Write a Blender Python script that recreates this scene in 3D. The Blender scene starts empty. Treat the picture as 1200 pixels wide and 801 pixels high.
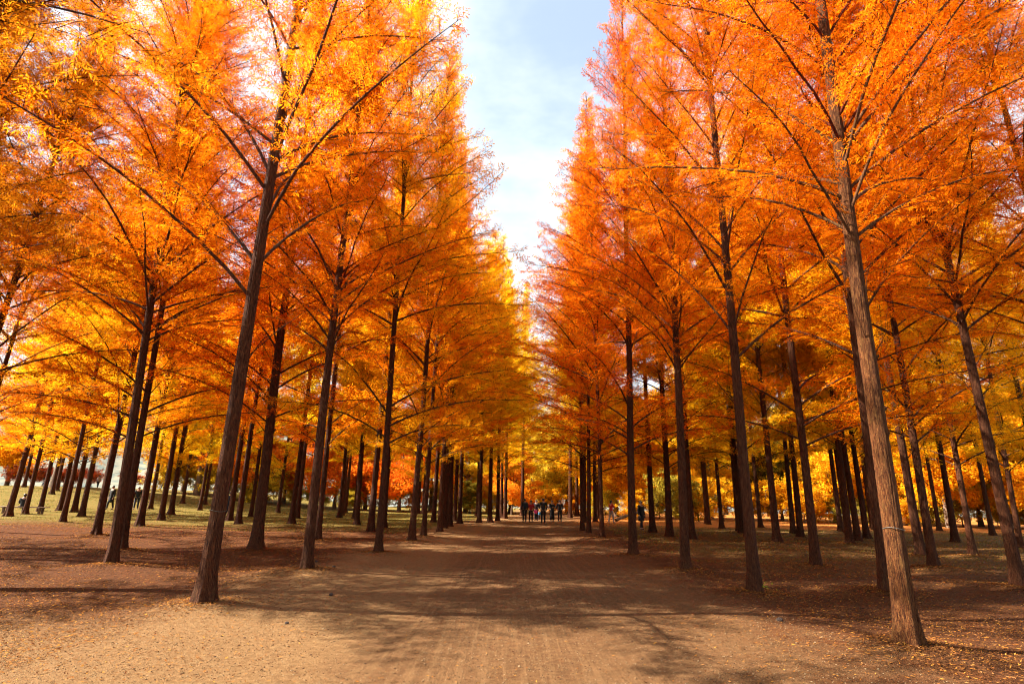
import bpy, bmesh, math, random
import numpy as np
from mathutils import Vector, Matrix, noise as mnoise

random.seed(7)
RNG = np.random.default_rng(11)
R = math.radians
scene = bpy.context.scene
COL = scene.collection

# ------------------------------------------------------------------ camera
IW, IH, F = 1200.0, 801.0, 661.0
EYE = 1.5
PITCH = math.atan(186.0 / F)
ROLL = R(1.2)
cam_d = bpy.data.cameras.new('camera')
cam_d.sensor_width = 36.0
cam_d.lens = F / IW * 36.0
cam_d.clip_end = 6000
cam = bpy.data.objects.new('camera', cam_d)
COL.objects.link(cam)
CAM_M = (Matrix.Translation((0, 0, EYE)) @ Matrix.Rotation(R(90) + PITCH, 4, 'X') @ Matrix.Rotation(ROLL, 4, 'Z'))
cam.matrix_world = CAM_M
scene.camera = cam


def smooth(a):
    a = np.clip(a, 0, 1)
    return a * a * (3 - 2 * a)


# ------------------------------------------------------------------ terrain
_k = [(RNG.uniform(0, 6.28), RNG.uniform(.25, 1.6), RNG.uniform(0, 6.28)) for _ in range(14)]


def height(x, y):
    x = np.asarray(x, float); y = np.asarray(y, float)
    h = 2.0 * smooth((-x - 18) / 30) * smooth((y - 30) / 35)
    b = 0
    for a, f, p in _k:
        b = b + np.sin((x * math.cos(a) + y * math.sin(a)) * f * 1.3 + p)
    off = np.abs(x - road_c(y))
    rough = smooth((off - 3.2) / 2.5)
    h = h + b * .0075 * (0.18 + rough)
    h = h - 0.05 * smooth((3.4 - off) / 2.6) * smooth((60 - y) / 30)
    far = smooth((np.hypot(x, y) - 105) / 60)
    return h - 4.0 * far


def road_c(y):
    y = np.asarray(y, float)
    return -.25 + .02 * y + .0026 * np.clip(y - 24, 0, 40) ** 2


def ray(px, py):
    d = Vector(((px - IW / 2) / F, -(py - IH / 2) / F, -1.0))
    return (CAM_M.to_3x3() @ d)


def ground_at(px, py):
    d = ray(px, py)
    z = 0.0
    p = Vector((0, 0, 0))
    for _ in range(12):
        t = (z - EYE) / d.z if d.z < -1e-4 else 120
        t = min(max(t, 1), 120)
        p = Vector((d.x * t, d.y * t, 0))
        z = .5 * z + .5 * float(height(p.x, p.y))
    return Vector((p.x, p.y, float(height(p.x, p.y)))), t


def at_dist(px, dist):
    """ground point in the direction of an image column at a given forward distance"""
    d = ray(px, 590)
    s = dist / d.y
    x, y = d.x * s, dist
    return Vector((x, y, float(height(x, y))))


# ------------------------------------------------------------------ helpers
def tag(o, label=None, cat=None, group=None, kind=None):
    if label: o['label'] = label
    if cat: o['category'] = cat
    if group: o['group'] = group
    if kind: o['kind'] = kind
    return o


def link(name, me, mats=(), parent=None, loc=(0, 0, 0), smooth_shade=False):
    for m in mats:
        me.materials.append(m)
    if smooth_shade:
        me.polygons.foreach_set('use_smooth', [True] * len(me.polygons))
    o = bpy.data.objects.new(name, me)
    COL.objects.link(o)
    o.location = loc
    if parent: o.parent = parent
    return o


def empty(name, loc, rz=0.0):
    o = bpy.data.objects.new(name, None)
    o.empty_display_size = .2
    COL.objects.link(o)
    o.location = loc
    o.rotation_euler.z = rz
    return o


def mesh_np(name, verts, quads=None, tris=None, mat_idx=None, smooth_shade=False):
    me = bpy.data.meshes.new(name)
    verts = np.asarray(verts, np.float32)
    nq = 0 if quads is None else len(quads)
    nt = 0 if tris is None else len(tris)
    loops = []
    if nq: loops.append(np.asarray(quads, np.int32).ravel())
    if nt: loops.append(np.asarray(tris, np.int32).ravel())
    loops = np.concatenate(loops)
    me.vertices.add(len(verts)); me.vertices.foreach_set('co', verts.ravel())
    me.loops.add(len(loops)); me.loops.foreach_set('vertex_index', loops)
    me.polygons.add(nq + nt)
    starts = np.concatenate([np.arange(nq) * 4, nq * 4 + np.arange(nt) * 3]).astype(np.int32)
    me.polygons.foreach_set('loop_start', starts)
    if mat_idx is not None:
        me.polygons.foreach_set('material_index', np.asarray(mat_idx, np.int32))
    if smooth_shade:
        me.polygons.foreach_set('use_smooth', np.ones(nq + nt, bool))
    me.update(calc_edges=True)
    return me


def norm(v):
    return v / np.maximum(np.linalg.norm(v, axis=-1, keepdims=True), 1e-9)


def tubes(P, Rad, S=5):
    """P (N,K,3) polylines, Rad (N,K) -> verts, quads"""
    N, K, _ = P.shape
    T = norm(np.gradient(P, axis=1))
    ref = np.where(np.abs(T[..., 2:3]) > .9, np.array([1., 0, 0]), np.array([0, 0, 1.]))
    A = norm(np.cross(T, ref)); B = np.cross(T, A)
    ang = np.arange(S) / S * 2 * math.pi
    V = P[:, :, None, :] + Rad[:, :, None, None] * (A[:, :, None, :] * np.cos(ang)[None, None, :, None] + B[:, :, None, :] * np.sin(ang)[None, None, :, None])
    idx = np.arange(N * K * S).reshape(N, K, S)
    a = idx[:, :-1, :]; b = np.roll(a, -1, axis=2); c = idx[:, 1:, :]; d = np.roll(c, -1, axis=2)
    q = np.stack([a, b, d, c], -1).reshape(-1, 4)
    return V.reshape(-1, 3), q


class Acc:
    def __init__(s):
        s.v = []; s.q = []; s.m = []; s.n = 0

    def add(s, v, q, m=0):
        s.v.append(v); s.q.append(q + s.n); s.m.append(np.full(len(q), m, np.int32)); s.n += len(v)

    def mesh(s, name, smooth_shade=False):
        return mesh_np(name, np.concatenate(s.v), np.concatenate(s.q), None, np.concatenate(s.m), smooth_shade)


# ------------------------------------------------------------------ materials
def mat(name):
    m = bpy.data.materials.new(name)
    m.use_nodes = True
    nt = m.node_tree
    nt.nodes.clear()
    out = nt.nodes.new('ShaderNodeOutputMaterial')
    return m, nt, out


def N(nt, typ, **kw):
    n = nt.nodes.new(typ)
    for k, v in kw.items():
        if k == 'inp':
            for i, val in v.items():
                n.inputs[i].default_value = val
        else:
            setattr(n, k, v)
    return n


def mix_col(nt, fac, a, b, blend='MIX'):
    n = N(nt, 'ShaderNodeMix', data_type='RGBA', blend_type=blend)
    for sock, v in ((n.inputs[0], fac), (n.inputs[6], a), (n.inputs[7], b)):
        if hasattr(v, 'is_linked'):
            nt.links.new(v, sock)
        else:
            sock.default_value = v if not isinstance(v, tuple) else (*v[:3], 1)
    return n.outputs[2]


def math_n(nt, op, a, b=0.0, c=None, clamp=False):
    n = N(nt, 'ShaderNodeMath', operation=op, use_clamp=clamp)
    vals = (a, b) if c is None else (a, b, c)
    for sock, v in zip(n.inputs, vals):
        if hasattr(v, 'is_linked'):
            nt.links.new(v, sock)
        else:
            sock.default_value = v
    return n.outputs[0]


def maprange(nt, v, a, b, lo=0.0, hi=1.0, sm=True):
    n = N(nt, 'ShaderNodeMapRange', interpolation_type='SMOOTHSTEP' if sm else 'LINEAR')
    nt.links.new(v, n.inputs[0])
    n.inputs[1].default_value = a; n.inputs[2].default_value = b
    n.inputs[3].default_value = lo; n.inputs[4].default_value = hi
    return n.outputs[0]


def noise_n(nt, vec, scale, detail=4, rough=.55, sx=None):
    if sx is not None:
        mp = N(nt, 'ShaderNodeMapping'); mp.inputs['Scale'].default_value = sx
        nt.links.new(vec, mp.inputs[0]); vec = mp.outputs[0]
    n = N(nt, 'ShaderNodeTexNoise'); n.inputs['Scale'].default_value = scale
    n.inputs['Detail'].default_value = detail; n.inputs['Roughness'].default_value = rough
    nt.links.new(vec, n.inputs['Vector'])
    return n.outputs['Fac']


def leaf_material(name, translucent=.55, spread=.5):
    """object colour gives the tree's own tint; each spray varies a little"""
    m, nt, out = mat(name)
    oi = N(nt, 'ShaderNodeObjectInfo')
    geo = N(nt, 'ShaderNodeNewGeometry')
    # hue varies with clumps in the crown and from spray to spray
    nf = noise_n(nt, geo.outputs['Position'], .9, 2)
    fac = math_n(nt, 'ADD', math_n(nt, 'MULTIPLY', geo.outputs['Random Per Island'], .55), math_n(nt, 'MULTIPLY', nf, .9))
    fac = maprange(nt, fac, .25, 1.2, 0, 1, False)
    redder = mix_col(nt, 1.0, oi.outputs['Color'], (.96, .68, .6), 'MULTIPLY')
    yellower = mix_col(nt, spread, oi.outputs['Color'], (.98, .60, .010))
    col = mix_col(nt, fac, redder, yellower)
    val = maprange(nt, geo.outputs['Random Per Island'], 0, 1, .72, 1.06, False)
    hs = N(nt, 'ShaderNodeHueSaturation'); nt.links.new(col, hs.inputs['Color']); nt.links.new(val, hs.inputs['Value'])
    d = N(nt, 'ShaderNodeBsdfDiffuse'); t = N(nt, 'ShaderNodeBsdfTranslucent')
    nt.links.new(hs.outputs[0], d.inputs[0]); nt.links.new(hs.outputs[0], t.inputs[0])
    mx = N(nt, 'ShaderNodeMixShader'); mx.inputs[0].default_value = translucent
    nt.links.new(d.outputs[0], mx.inputs[1]); nt.links.new(t.outputs[0], mx.inputs[2])
    nt.links.new(mx.outputs[0], out.inputs[0])
    return m


def bark_material(name, base, light, dark, bump=.35, stretch=3.0):
    m, nt, out = mat(name)
    tc = N(nt, 'ShaderNodeTexCoord'); oi = N(nt, 'ShaderNodeObjectInfo')
    n1 = noise_n(nt, tc.outputs['Object'], 1.0, 6, .65, (26, 26, stretch))
    n2 = noise_n(nt, tc.outputs['Object'], 1.0, 3, .5, (3, 3, .8))
    n3 = noise_n(nt, tc.outputs['Object'], 1.0, 5, .6, (70, 70, 9))
    vo = N(nt, 'ShaderNodeTexVoronoi', feature='DISTANCE_TO_EDGE'); mp = N(nt, 'ShaderNodeMapping')
    mp.inputs['Scale'].default_value = (22, 22, 3.6)
    dist = N(nt, 'ShaderNodeVectorMath', operation='ADD')
    sc = N(nt, 'ShaderNodeVectorMath', operation='SCALE'); sc.inputs['Scale'].default_value = .06
    nz = N(nt, 'ShaderNodeTexNoise'); nz.inputs['Scale'].default_value = 6
    nt.links.new(tc.outputs['Object'], nz.inputs['Vector']); nt.links.new(nz.outputs['Color'], sc.inputs[0])
    nt.links.new(tc.outputs['Object'], dist.inputs[0]); nt.links.new(sc.outputs[0], dist.inputs[1])
    nt.links.new(dist.outputs[0], mp.inputs[0]); nt.links.new(mp.outputs[0], vo.inputs['Vector'])
    crack = maprange(nt, vo.outputs['Distance'], .0, .2, 0, 1)
    c = mix_col(nt, maprange(nt, n1, .3, .7), base, light)
    c = mix_col(nt, maprange(nt, n2, .35, .75, 0, .6), c, dark)
    c = mix_col(nt, math_n(nt, 'MULTIPLY', math_n(nt, 'SUBTRACT', 1.0, crack), .85), c, dark)  # fissure shade is put into the colour; bump alone hardly shows
    c = mix_col(nt, maprange(nt, n3, .42, .66, 0, .75), c, mix_col(nt, .5, light, (.3, .2, .12)))
    c = mix_col(nt, maprange(nt, n3, .46, .32, 0, .8), c, dark)
    n4 = noise_n(nt, tc.outputs['Object'], 1.0, 5, .7, (4, 4, 2.2))
    c = mix_col(nt, maprange(nt, n4, .55, .68, 0, .55), c, mix_col(nt, .5, light, (.17, .16, .08)))
    c = mix_col(nt, maprange(nt, n4, .42, .3, 0, .6), c, dark)
    c = mix_col(nt, 1.0, c, oi.outputs['Color'], 'MULTIPLY')
    p = N(nt, 'ShaderNodeBsdfPrincipled'); p.inputs['Roughness'].default_value = .9
    p.inputs['Specular IOR Level'].default_value = .15
    nt.links.new(c, p.inputs['Base Color'])
    hsum = math_n(nt, 'ADD', math_n(nt, 'MULTIPLY', n1, .7), math_n(nt, 'ADD', math_n(nt, 'MULTIPLY', crack, .5), math_n(nt, 'MULTIPLY', n3, .35)))
    b = N(nt, 'ShaderNodeBump'); b.inputs['Strength'].default_value = bump; b.inputs['Distance'].default_value = .045
    nt.links.new(hsum, b.inputs['Height']); nt.links.new(b.outputs[0], p.inputs['Normal'])
    nt.links.new(p.outputs[0], out.inputs[0])
    return m


def plain(name, col, rough=.8, var=.25, scale=30.0):
    m, nt, out = mat(name)
    tc = N(nt, 'ShaderNodeTexCoord')
    n = noise_n(nt, tc.outputs['Object'], scale, 4)
    c = mix_col(nt, n, tuple(x * (1 - var) for x in col), tuple(min(1, x * (1 + var)) for x in col))
    p = N(nt, 'ShaderNodeBsdfPrincipled'); p.inputs['Roughness'].default_value = rough
    nt.links.new(c, p.inputs['Base Color'])
    b = N(nt, 'ShaderNodeBump'); b.inputs['Strength'].default_value = .2; b.inputs['Distance'].default_value = .01
    nt.links.new(n, b.inputs['Height']); nt.links.new(b.outputs[0], p.inputs['Normal'])
    nt.links.new(p.outputs[0], out.inputs[0])
    return m


def island_mat(name, cols, translucent=0.0, rough=.9):
    """colour picked per loose piece (litter, stones, blades)"""
    m, nt, out = mat(name)
    geo = N(nt, 'ShaderNodeNewGeometry')
    cr = N(nt, 'ShaderNodeValToRGB')
    cr.color_ramp.interpolation = 'CONSTANT'
    els = cr.color_ramp.elements
    while len(els) < len(cols): els.new(.5)
    for i, c in enumerate(cols):
        els[i].position = i / len(cols); els[i].color = (*c, 1)
    nt.links.new(geo.outputs['Random Per Island'], cr.inputs[0])
    d = N(nt, 'ShaderNodeBsdfDiffuse'); nt.links.new(cr.outputs[0], d.inputs[0])
    sh = d.outputs[0]
    if translucent:
        t = N(nt, 'ShaderNodeBsdfTranslucent'); nt.links.new(cr.outputs[0], t.inputs[0])
        mx = N(nt, 'ShaderNodeMixShader'); mx.inputs[0].default_value = translucent
        nt.links.new(sh, mx.inputs[1]); nt.links.new(t.outputs[0], mx.inputs[2]); sh = mx.outputs[0]
    nt.links.new(sh, out.inputs[0])
    return m


def ground_material():
    m, nt, out = mat('park_ground')
    geo = N(nt, 'ShaderNodeNewGeometry')
    pos = geo.outputs['Position']
    sep = N(nt, 'ShaderNodeSeparateXYZ'); nt.links.new(pos, sep.inputs[0])
    X, Y = sep.outputs[0], sep.outputs[1]
    # distance from the road's centre line (same curve as the mesh)
    yy = math_n(nt, 'MINIMUM', math_n(nt, 'MAXIMUM', math_n(nt, 'SUBTRACT', Y, 24.0), 0.0), 40.0)
    cl = math_n(nt, 'ADD', math_n(nt, 'ADD', math_n(nt, 'MULTIPLY', Y, .02), -.25), math_n(nt, 'MULTIPLY', math_n(nt, 'MULTIPLY', yy, yy), .0026))
    U = math_n(nt, 'SUBTRACT', X, cl)
    nb = noise_n(nt, pos, .55, 5, .6)
    nm = noise_n(nt, pos, 2.2, 5, .65)
    nf = noise_n(nt, pos, 14, 5, .7)
    ng = noise_n(nt, pos, 70, 4, .7)
    ns = noise_n(nt, pos, 220, 2, .6)
    wob = math_n(nt, 'ADD', math_n(nt, 'MULTIPLY', math_n(nt, 'SUBTRACT', nb, .5), 2.6), math_n(nt, 'MULTIPLY', math_n(nt, 'SUBTRACT', nm, .5), 1.6))
    Uw = math_n(nt, 'ADD', U, wob)
    # bare soil under the trees, with needles trodden in
    soil = mix_col(nt, maprange(nt, nf, .3, .7), SOIL_D, SOIL_L)
    soil = mix_col(nt, maprange(nt, nm, .45, .7, 0, .75), soil, SOIL_O)
    soil = mix_col(nt, maprange(nt, ng, .55, .72, 0, .7), soil, (.26, .11, .035))
    soil = mix_col(nt, maprange(nt, ng, .48, .34, 0, .85), soil, (.022, .009, .004))
    soil = mix_col(nt, maprange(nt, ns, .56, .7, 0, .6), soil, (.2, .1, .035))
    # grass: left field and right glade
    grass = mix_col(nt, maprange(nt, nf, .3, .7), (.095, .075, .013), (.15, .118, .022))
    grass = mix_col(nt, maprange(nt, nm, .4, .75, 0, .8), grass, (.22, .12, .035))
    gl = math_n(nt, 'MULTIPLY', maprange(nt, math_n(nt, 'ADD', Y, math_n(nt, 'MULTIPLY', wob, 2.4)), 25, 35), maprange(nt, Uw, -3.2, -5.5))
    gr = math_n(nt, 'MULTIPLY', maprange(nt, math_n(nt, 'ADD', Y, math_n(nt, 'MULTIPLY', wob, 2.4)), 9, 20, 0, .62), maprange(nt, Uw, 4.2, 7))
    c = mix_col(nt, gl, soil, grass)
    c = mix_col(nt, gr, c, (.13, .075, .022))
    # fallen leaves beyond the right hand wood
    fl = math_n(nt, 'MULTIPLY', maprange(nt, math_n(nt, 'ADD', Y, math_n(nt, 'MULTIPLY', wob, 2.0)), 38, 44), maprange(nt, U, -1, 5))
    c = mix_col(nt, math_n(nt, 'MULTIPLY', fl, .9), c, mix_col(nt, nf, (.30, .10, .02), (.44, .17, .035)))
    # sandy verges
    sand = mix_col(nt, maprange(nt, nf, .25, .75), SAND_D, SAND_L)
    sand = mix_col(nt, maprange(nt, ng, .52, .7, 0, .6), sand, (.15, .075, .03))
    sand = mix_col(nt, maprange(nt, ns, .6, .72, 0, .5), sand, (.36, .27, .16))
    sand = mix_col(nt, maprange(nt, ng, .46, .33, 0, .6), sand, (.10, .048, .018))
    lv = math_n(nt, 'MULTIPLY', maprange(nt, Uw, -5.4, -3.9), maprange(nt, U, 1.0, .5))
    near_l = math_n(nt, 'MULTIPLY', maprange(nt, Y, 8.6, 6.2), maprange(nt, math_n(nt, 'ADD', U, math_n(nt, 'MULTIPLY', wob, 1.4)), -9.5, -5.5))
    lv = math_n(nt, 'MAXIMUM', lv, math_n(nt, 'MULTIPLY', near_l, maprange(nt, U, 1.0, .5)))
    rv = math_n(nt, 'MULTIPLY', maprange(nt, Uw, 4.4, 2.8), maprange(nt, U, -.5, .5))
    c = mix_col(nt, lv, c, sand)
    c = mix_col(nt, math_n(nt, 'MULTIPLY', rv, .8), c, mix_col(nt, .45, sand, soil))
    # wheel-worn track, finer; its darker brown is part soil, part painted dappled shade
    streak = noise_n(nt, pos, 1.0, 4, .65, (12, .3, 1))
    track = mix_col(nt, maprange(nt, nf, .3, .75), TRACK_D, TRACK_L)
    track = mix_col(nt, maprange(nt, streak, .45, .68, 0, .5), track, TRACK_S)
    track = mix_col(nt, maprange(nt, ns, .6, .72, 0, .45), track, (.32, .22, .12))
    track = mix_col(nt, maprange(nt, ng, .46, .33, 0, .6), track, (.07, .032, .012))
    Ut = math_n(nt, 'ADD', U, math_n(nt, 'MULTIPLY', wob, .28))
    tr = math_n(nt, 'MULTIPLY', maprange(nt, Ut, -2.0, -1.0), maprange(nt, Ut, 3.1, 1.9))
    c = mix_col(nt, math_n(nt, 'MULTIPLY', tr, .92), c, track)
    p = N(nt, 'ShaderNodeBsdfPrincipled'); p.inputs['Roughness'].default_value = 1.0
    p.inputs['Specular IOR Level'].default_value = .1
    nt.links.new(c, p.inputs['Base Color'])
    hgt = math_n(nt, 'ADD', math_n(nt, 'MULTIPLY', nf, .9), math_n(nt, 'ADD', math_n(nt, 'MULTIPLY', ng, .5), math_n(nt, 'MULTIPLY', ns, .22)))
    hgt = math_n(nt, 'ADD', hgt, math_n(nt, 'MULTIPLY', math_n(nt, 'MULTIPLY', streak, tr), .5))
    b = N(nt, 'ShaderNodeBump'); b.inputs['Strength'].default_value = 1.0; b.inputs['Distance'].default_value = .06
    nt.links.new(hgt, b.inputs['Height']); nt.links.new(b.outputs[0], p.inputs['Normal'])
    nt.links.new(p.outputs[0], out.inputs[0])
    return m


SOIL_D, SOIL_L, SOIL_O = (0.0535, 0.0178, 0.0063), (0.1335, 0.0490, 0.0160), (0.1157, 0.0356, 0.0089)
SAND_D, SAND_L = (0.1753, 0.0877, 0.0337), (0.2945, 0.1718, 0.0758)
TRACK_D, TRACK_L, TRACK_S = (0.1088, 0.0502, 0.0200), (0.1924, 0.0963, 0.0402), (0.2426, 0.1339, 0.0586)

M_LEAF = leaf_material('redwood_needles', .6, .30)
M_BROAD = leaf_material('broad_leaves', .5, .3)
M_BARK = bark_material('redwood_bark', (.085, .03, .013), (.17, .066, .026), (.02, .007, .004), .8)
M_TWIG = bark_material('twig_bark', (.05, .022, .013), (.08, .035, .02), (.02, .009, .006), .2)
M_PALE = bark_material('pale_bark', (.15, .1, .07), (.22, .155, .11), (.06, .04, .027))
M_WIRE = plain('galvanised_wire', (.09, .085, .07), .5)

# ------------------------------------------------------------------ redwood meshes


def rot_about(v, axis, ang):
    c = np.cos(ang)[..., None]; s = np.sin(ang)[..., None]
    return v * c + np.cross(axis, v) * s + axis * np.sum(axis * v, -1, keepdims=True) * (1 - c)


def frond_quads(P, D, Nn, L, W, droop):
    S = norm(np.cross(D, Nn))
    mid = P + D * (L * .45)[:, None]
    tip = P + D * L[:, None]; tip[:, 2] -= droop * L
    V = np.stack([P, mid + S * (W / 2)[:, None], tip, mid - S * (W / 2)[:, None]], 1)
    q = np.arange(len(P) * 4).reshape(-1, 4)
    return V.reshape(-1, 3), q


def make_trunk(Ht, r0, rng, sides=80):
    z = np.concatenate([np.linspace(0, 1.2, 26)[:-1], np.linspace(1.2, 8, 60)[:-1], np.linspace(8, Ht, 40)])
    z = np.concatenate([[-.25], z])
    th = np.arange(sides) / sides * 2 * math.pi
    Z, TH = np.meshgrid(z, th, indexing='ij')
    tt = np.clip(Z / Ht, 0, 1)
    r = r0 * (1 - tt) ** .85 + .012
    fl = np.exp(-np.clip(Z, 0, None) / .22)
    lob = 0
    for k in range(3):
        lob = lob + np.cos((4 + k) * TH + rng.uniform(0, 6.28)) / 3
    r = r + r0 * fl * (.85 + .75 * lob) + r0 * .14 * np.exp(-np.clip(Z, 0, None) / 1.4)
    rid = 0
    for k in range(16):
        f = 2 * rng.integers(3, 15)
        rid = rid + (1.3 * np.abs(np.sin(.5 * f * TH + rng.uniform(0, 3.1) + .8 * np.sin(Z * rng.uniform(.5, 3.4) + rng.uniform(0, 6.28)))) - .8) * (1.5 / math.sqrt(f)) * (.6 + .4 * np.sin(Z * rng.uniform(1, 6) + rng.uniform(0, 6.28)))
    r = r * (1 + .05 * rid * np.clip(1.4 - tt * 1.5, .1, 1))
    wob = [(rng.uniform(.3, .9), rng.uniform(0, 6.28), rng.uniform(.006, .02)) for _ in range(4)]
    cx = sum(a * np.sin(f * Z + p) - a * math.sin(p) for f, p, a in wob[:2])
    cy = sum(a * np.sin(f * Z + p) - a * math.sin(p) for f, p, a in wob[2:])
    V = np.stack([cx + r * np.cos(TH), cy + r * np.sin(TH), Z], -1)
    n = len(z)
    idx = np.arange(n * sides).reshape(n, sides)
    a = idx[:-1]; b = np.roll(a, -1, 1); c = idx[1:]; d = np.roll(c, -1, 1)
    return V.reshape(-1, 3), np.stack([a, b, d, c], -1).reshape(-1, 4)


def make_redwood(seed, Ht=22.0, zlow=4.8, Rmax=4.7, nl=132, r0=.17, el0=25, fs=1.0):
    rng = np.random.default_rng(seed)
    z = np.sort(zlow + (Ht - .25 - zlow) * rng.random(nl) ** .82)
    if fs > 1:
        z[:7] = np.linspace(zlow - 1.0, zlow + .4, 7) + rng.uniform(-.1, .1, 7)
        z = np.sort(z)
    az = np.arange(nl) * 2.39996 + rng.normal(0, .35, nl)
    t = (z - zlow) / (Ht - zlow)
    prof = np.where(t < .12, .86 + .14 * t / .12, 1 - .92 * np.clip((t - .12) / .88, 0, 1) ** .82)
    L = Rmax * prof * rng.uniform(.78, 1.06, nl)
    big = rng.random(nl) < .12
    L[big] *= 1.05
    el = R(el0) + R(52 - el0) * np.clip(t, 0, 1) ** .8 + rng.normal(0, R(9), nl)
    K = 9
    s = np.linspace(0, 1, K)
    bend = R(14) - R(34) * s[None, :] * (1 - .55 * t[:, None]) + R(18) * np.maximum(s - .75, 0)[None, :] * 3
    e = el[:, None] + bend
    azs = az[:, None] + np.cumsum(rng.normal(0, .07, (nl, K)), 1)
    step = (L / (K - 1))[:, None]
    dx = np.cos(e) * np.cos(azs) * step; dy = np.cos(e) * np.sin(azs) * step; dz = np.sin(e) * step
    P = np.zeros((nl, K, 3)); P[:, 0, 2] = z
    P[:, 1:, 0] = np.cumsum(dx[:, :-1], 1); P[:, 1:, 1] = np.cumsum(dy[:, :-1], 1); P[:, 1:, 2] = z[:, None] + np.cumsum(dz[:, :-1], 1)
    rb = .005 + .0047 * L
    Rad = rb[:, None] * (1 - s[None, :]) ** .8 + .004
    # twigs
    nper = np.maximum(3, (L * .86 / .105)).astype(int)
    li = np.repeat(np.arange(nl), nper)
    within = np.concatenate([np.arange(k) / k for k in nper])
    start = np.where(t < .15, .16, .04)[li]
    sp = np.clip(start + (1 - start) * (within + rng.random(len(li)) * .06), 0, .999)
    fi = sp * (K - 1); i0 = fi.astype(int); fr = (fi - i0)[:, None]
    p0 = P[li, i0] * (1 - fr) + P[li, i0 + 1] * fr
    tang = norm(P[li, i0 + 1] - P[li, i0])
    up = np.array([0, 0, 1.]); upn = norm(up - tang * tang[:, 2:3])
    side = np.where(np.arange(len(li)) % 2 == 0, 1.0, -1.0)
    d = rot_about(tang, upn, side * rng.uniform(R(36), R(72), len(li)))
    axis = norm(np.cross(d, upn))
    d = rot_about(d, axis, rng.normal(R(4), R(24), len(li)))
    tl = (.98 - .62 * sp) * np.sqrt(L[li] / Rmax) * rng.uniform(.5, 1.25, len(li))
    n0 = norm(upn + rng.normal(0, .22, upn.shape))
    mid = p0 + d * (tl * .55)[:, None] + np.array([0, 0, .03])
    end = p0 + d * tl[:, None]; end[:, 2] -= .06 * tl
    TP = np.stack([p0, mid, end], 1)
    TR = np.stack([.0065 * np.ones(len(li)), .0045 * np.ones(len(li)), .002 * np.ones(len(li))], 1)
    # sub twigs
    ns = 6
    ti = np.repeat(np.arange(len(li)), ns)
    u = np.tile((np.arange(ns) + .7) / ns, len(li)) + rng.normal(0, .03, len(ti)); u = np.clip(u, .08, .98)
    q0 = p0[ti] + d[ti] * (tl[ti] * u)[:, None]
    sd = np.where(np.arange(len(ti)) % 2 == 0, 1.0, -1.0)
    nn = norm(n0[ti] - d[ti] * np.sum(n0[ti] * d[ti], -1, keepdims=True))
    qd = rot_about(d[ti], nn, sd * rng.uniform(R(38), R(64), len(ti)))
    qd = norm(qd + rng.normal(0, .16, qd.shape) + np.array([0, 0, -.10]))
    ql = .36 * (1.05 - .6 * u) * np.clip(tl[ti] / .6, .5, 1.25) * rng.uniform(.7, 1.25, len(ti))
    # fronds along twigs and sub twigs
    SP = np.concatenate([p0, q0]); SD = np.concatenate([d, qd]); SN = np.concatenate([n0, nn]); SL = np.concatenate([tl, ql])
    nfr = np.maximum(2, (SL / (.026 * fs * (1.32 if fs > 1 else 1.0)))).astype(int)
    si = np.repeat(np.arange(len(SL)), nfr)
    w = np.concatenate([(np.arange(k) + .6) / k for k in nfr])
    fp = SP[si] + SD[si] * (SL[si] * w)[:, None]
    sdd = np.where(np.arange(len(si)) % 2 == 0, 1.0, -1.0)
    nn2 = norm(SN[si] - SD[si] * np.sum(SN[si] * SD[si], -1, keepdims=True))
    fd = rot_about(SD[si], nn2, sdd * rng.uniform(R(28), R(62), len(si)))
    fd = norm(fd + rng.normal(0, .2, fd.shape) + np.array([0, 0, -.12]))
    fl = fs * rng.uniform(.06, .125, len(si)) * (1.08 - .35 * w)
    fw = fl * rng.uniform(.17, .25, len(si))
    fn = norm(nn2 + rng.normal(0, .3, nn2.shape))
    FV, FQ = frond_quads(fp, fd, fn, fl, fw, rng.uniform(0, .3, len(si)))
    # limbs: the lowest ones are parts, the upper ones belong to the crown
    nlow = 14
    crown = Acc()
    crown.add(FV, FQ, 0)
    v, q = tubes(TP, TR, 3); crown.add(v, q, 1)
    v, q = tubes(P[nlow:], Rad[nlow:], 5); crown.add(v, q, 1)
    tv, tq = make_trunk(Ht, r0, rng)
    # thin dead branches below the crown
    nd = 9
    zd = rng.uniform(3.0, zlow + 1.2, nd); ad = rng.uniform(0, 6.28, nd); ld = rng.uniform(.5, 2.1, nd)
    sdz = np.linspace(0, 1, 6)
    DP = np.zeros((nd, 6, 3))
    wig = np.cumsum(rng.normal(0, .05, (nd, 6, 3)), 1)
    eld = rng.uniform(R(8), R(48), nd)
    for k in range(3):
        comp = (np.cos(eld) * np.cos(ad), np.cos(eld) * np.sin(ad), np.sin(eld))[k]
        DP[:, :, k] = comp[:, None] * ld[:, None] * sdz[None, :] + wig[:, :, k] * sdz[None, :]
    DP[:, :, 2] += zd[:, None]
    DR = (.011 * (1 - sdz) + .003)[None, :] * np.ones((nd, 1))
    dv, dq = tubes(DP, DR, 4)
    nst = 9
    zs = rng.uniform(.9, zlow + .5, nst); as_ = rng.uniform(0, 6.28, nst)
    ss = np.linspace(0, 1, 5)
    rr0 = r0 * (1 - zs / Ht) ** .85
    ln = rng.uniform(.03, .10, nst)
    SPt = np.stack([np.cos(as_)[:, None] * (rr0[:, None] * .85 + ln[:, None] * ss), np.sin(as_)[:, None] * (rr0[:, None] * .85 + ln[:, None] * ss), zs[:, None] + ln[:, None] * ss * .5], -1)
    SRt = rng.uniform(.012, .026, nst)[:, None] * np.array([1.9, 1.3, 1.0, .9, .15])[None]
    stv, stq = tubes(SPt, SRt, 8); dv = np.concatenate([dv, stv]); dq = np.concatenate([dq, stq + len(DP) * 24])
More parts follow.
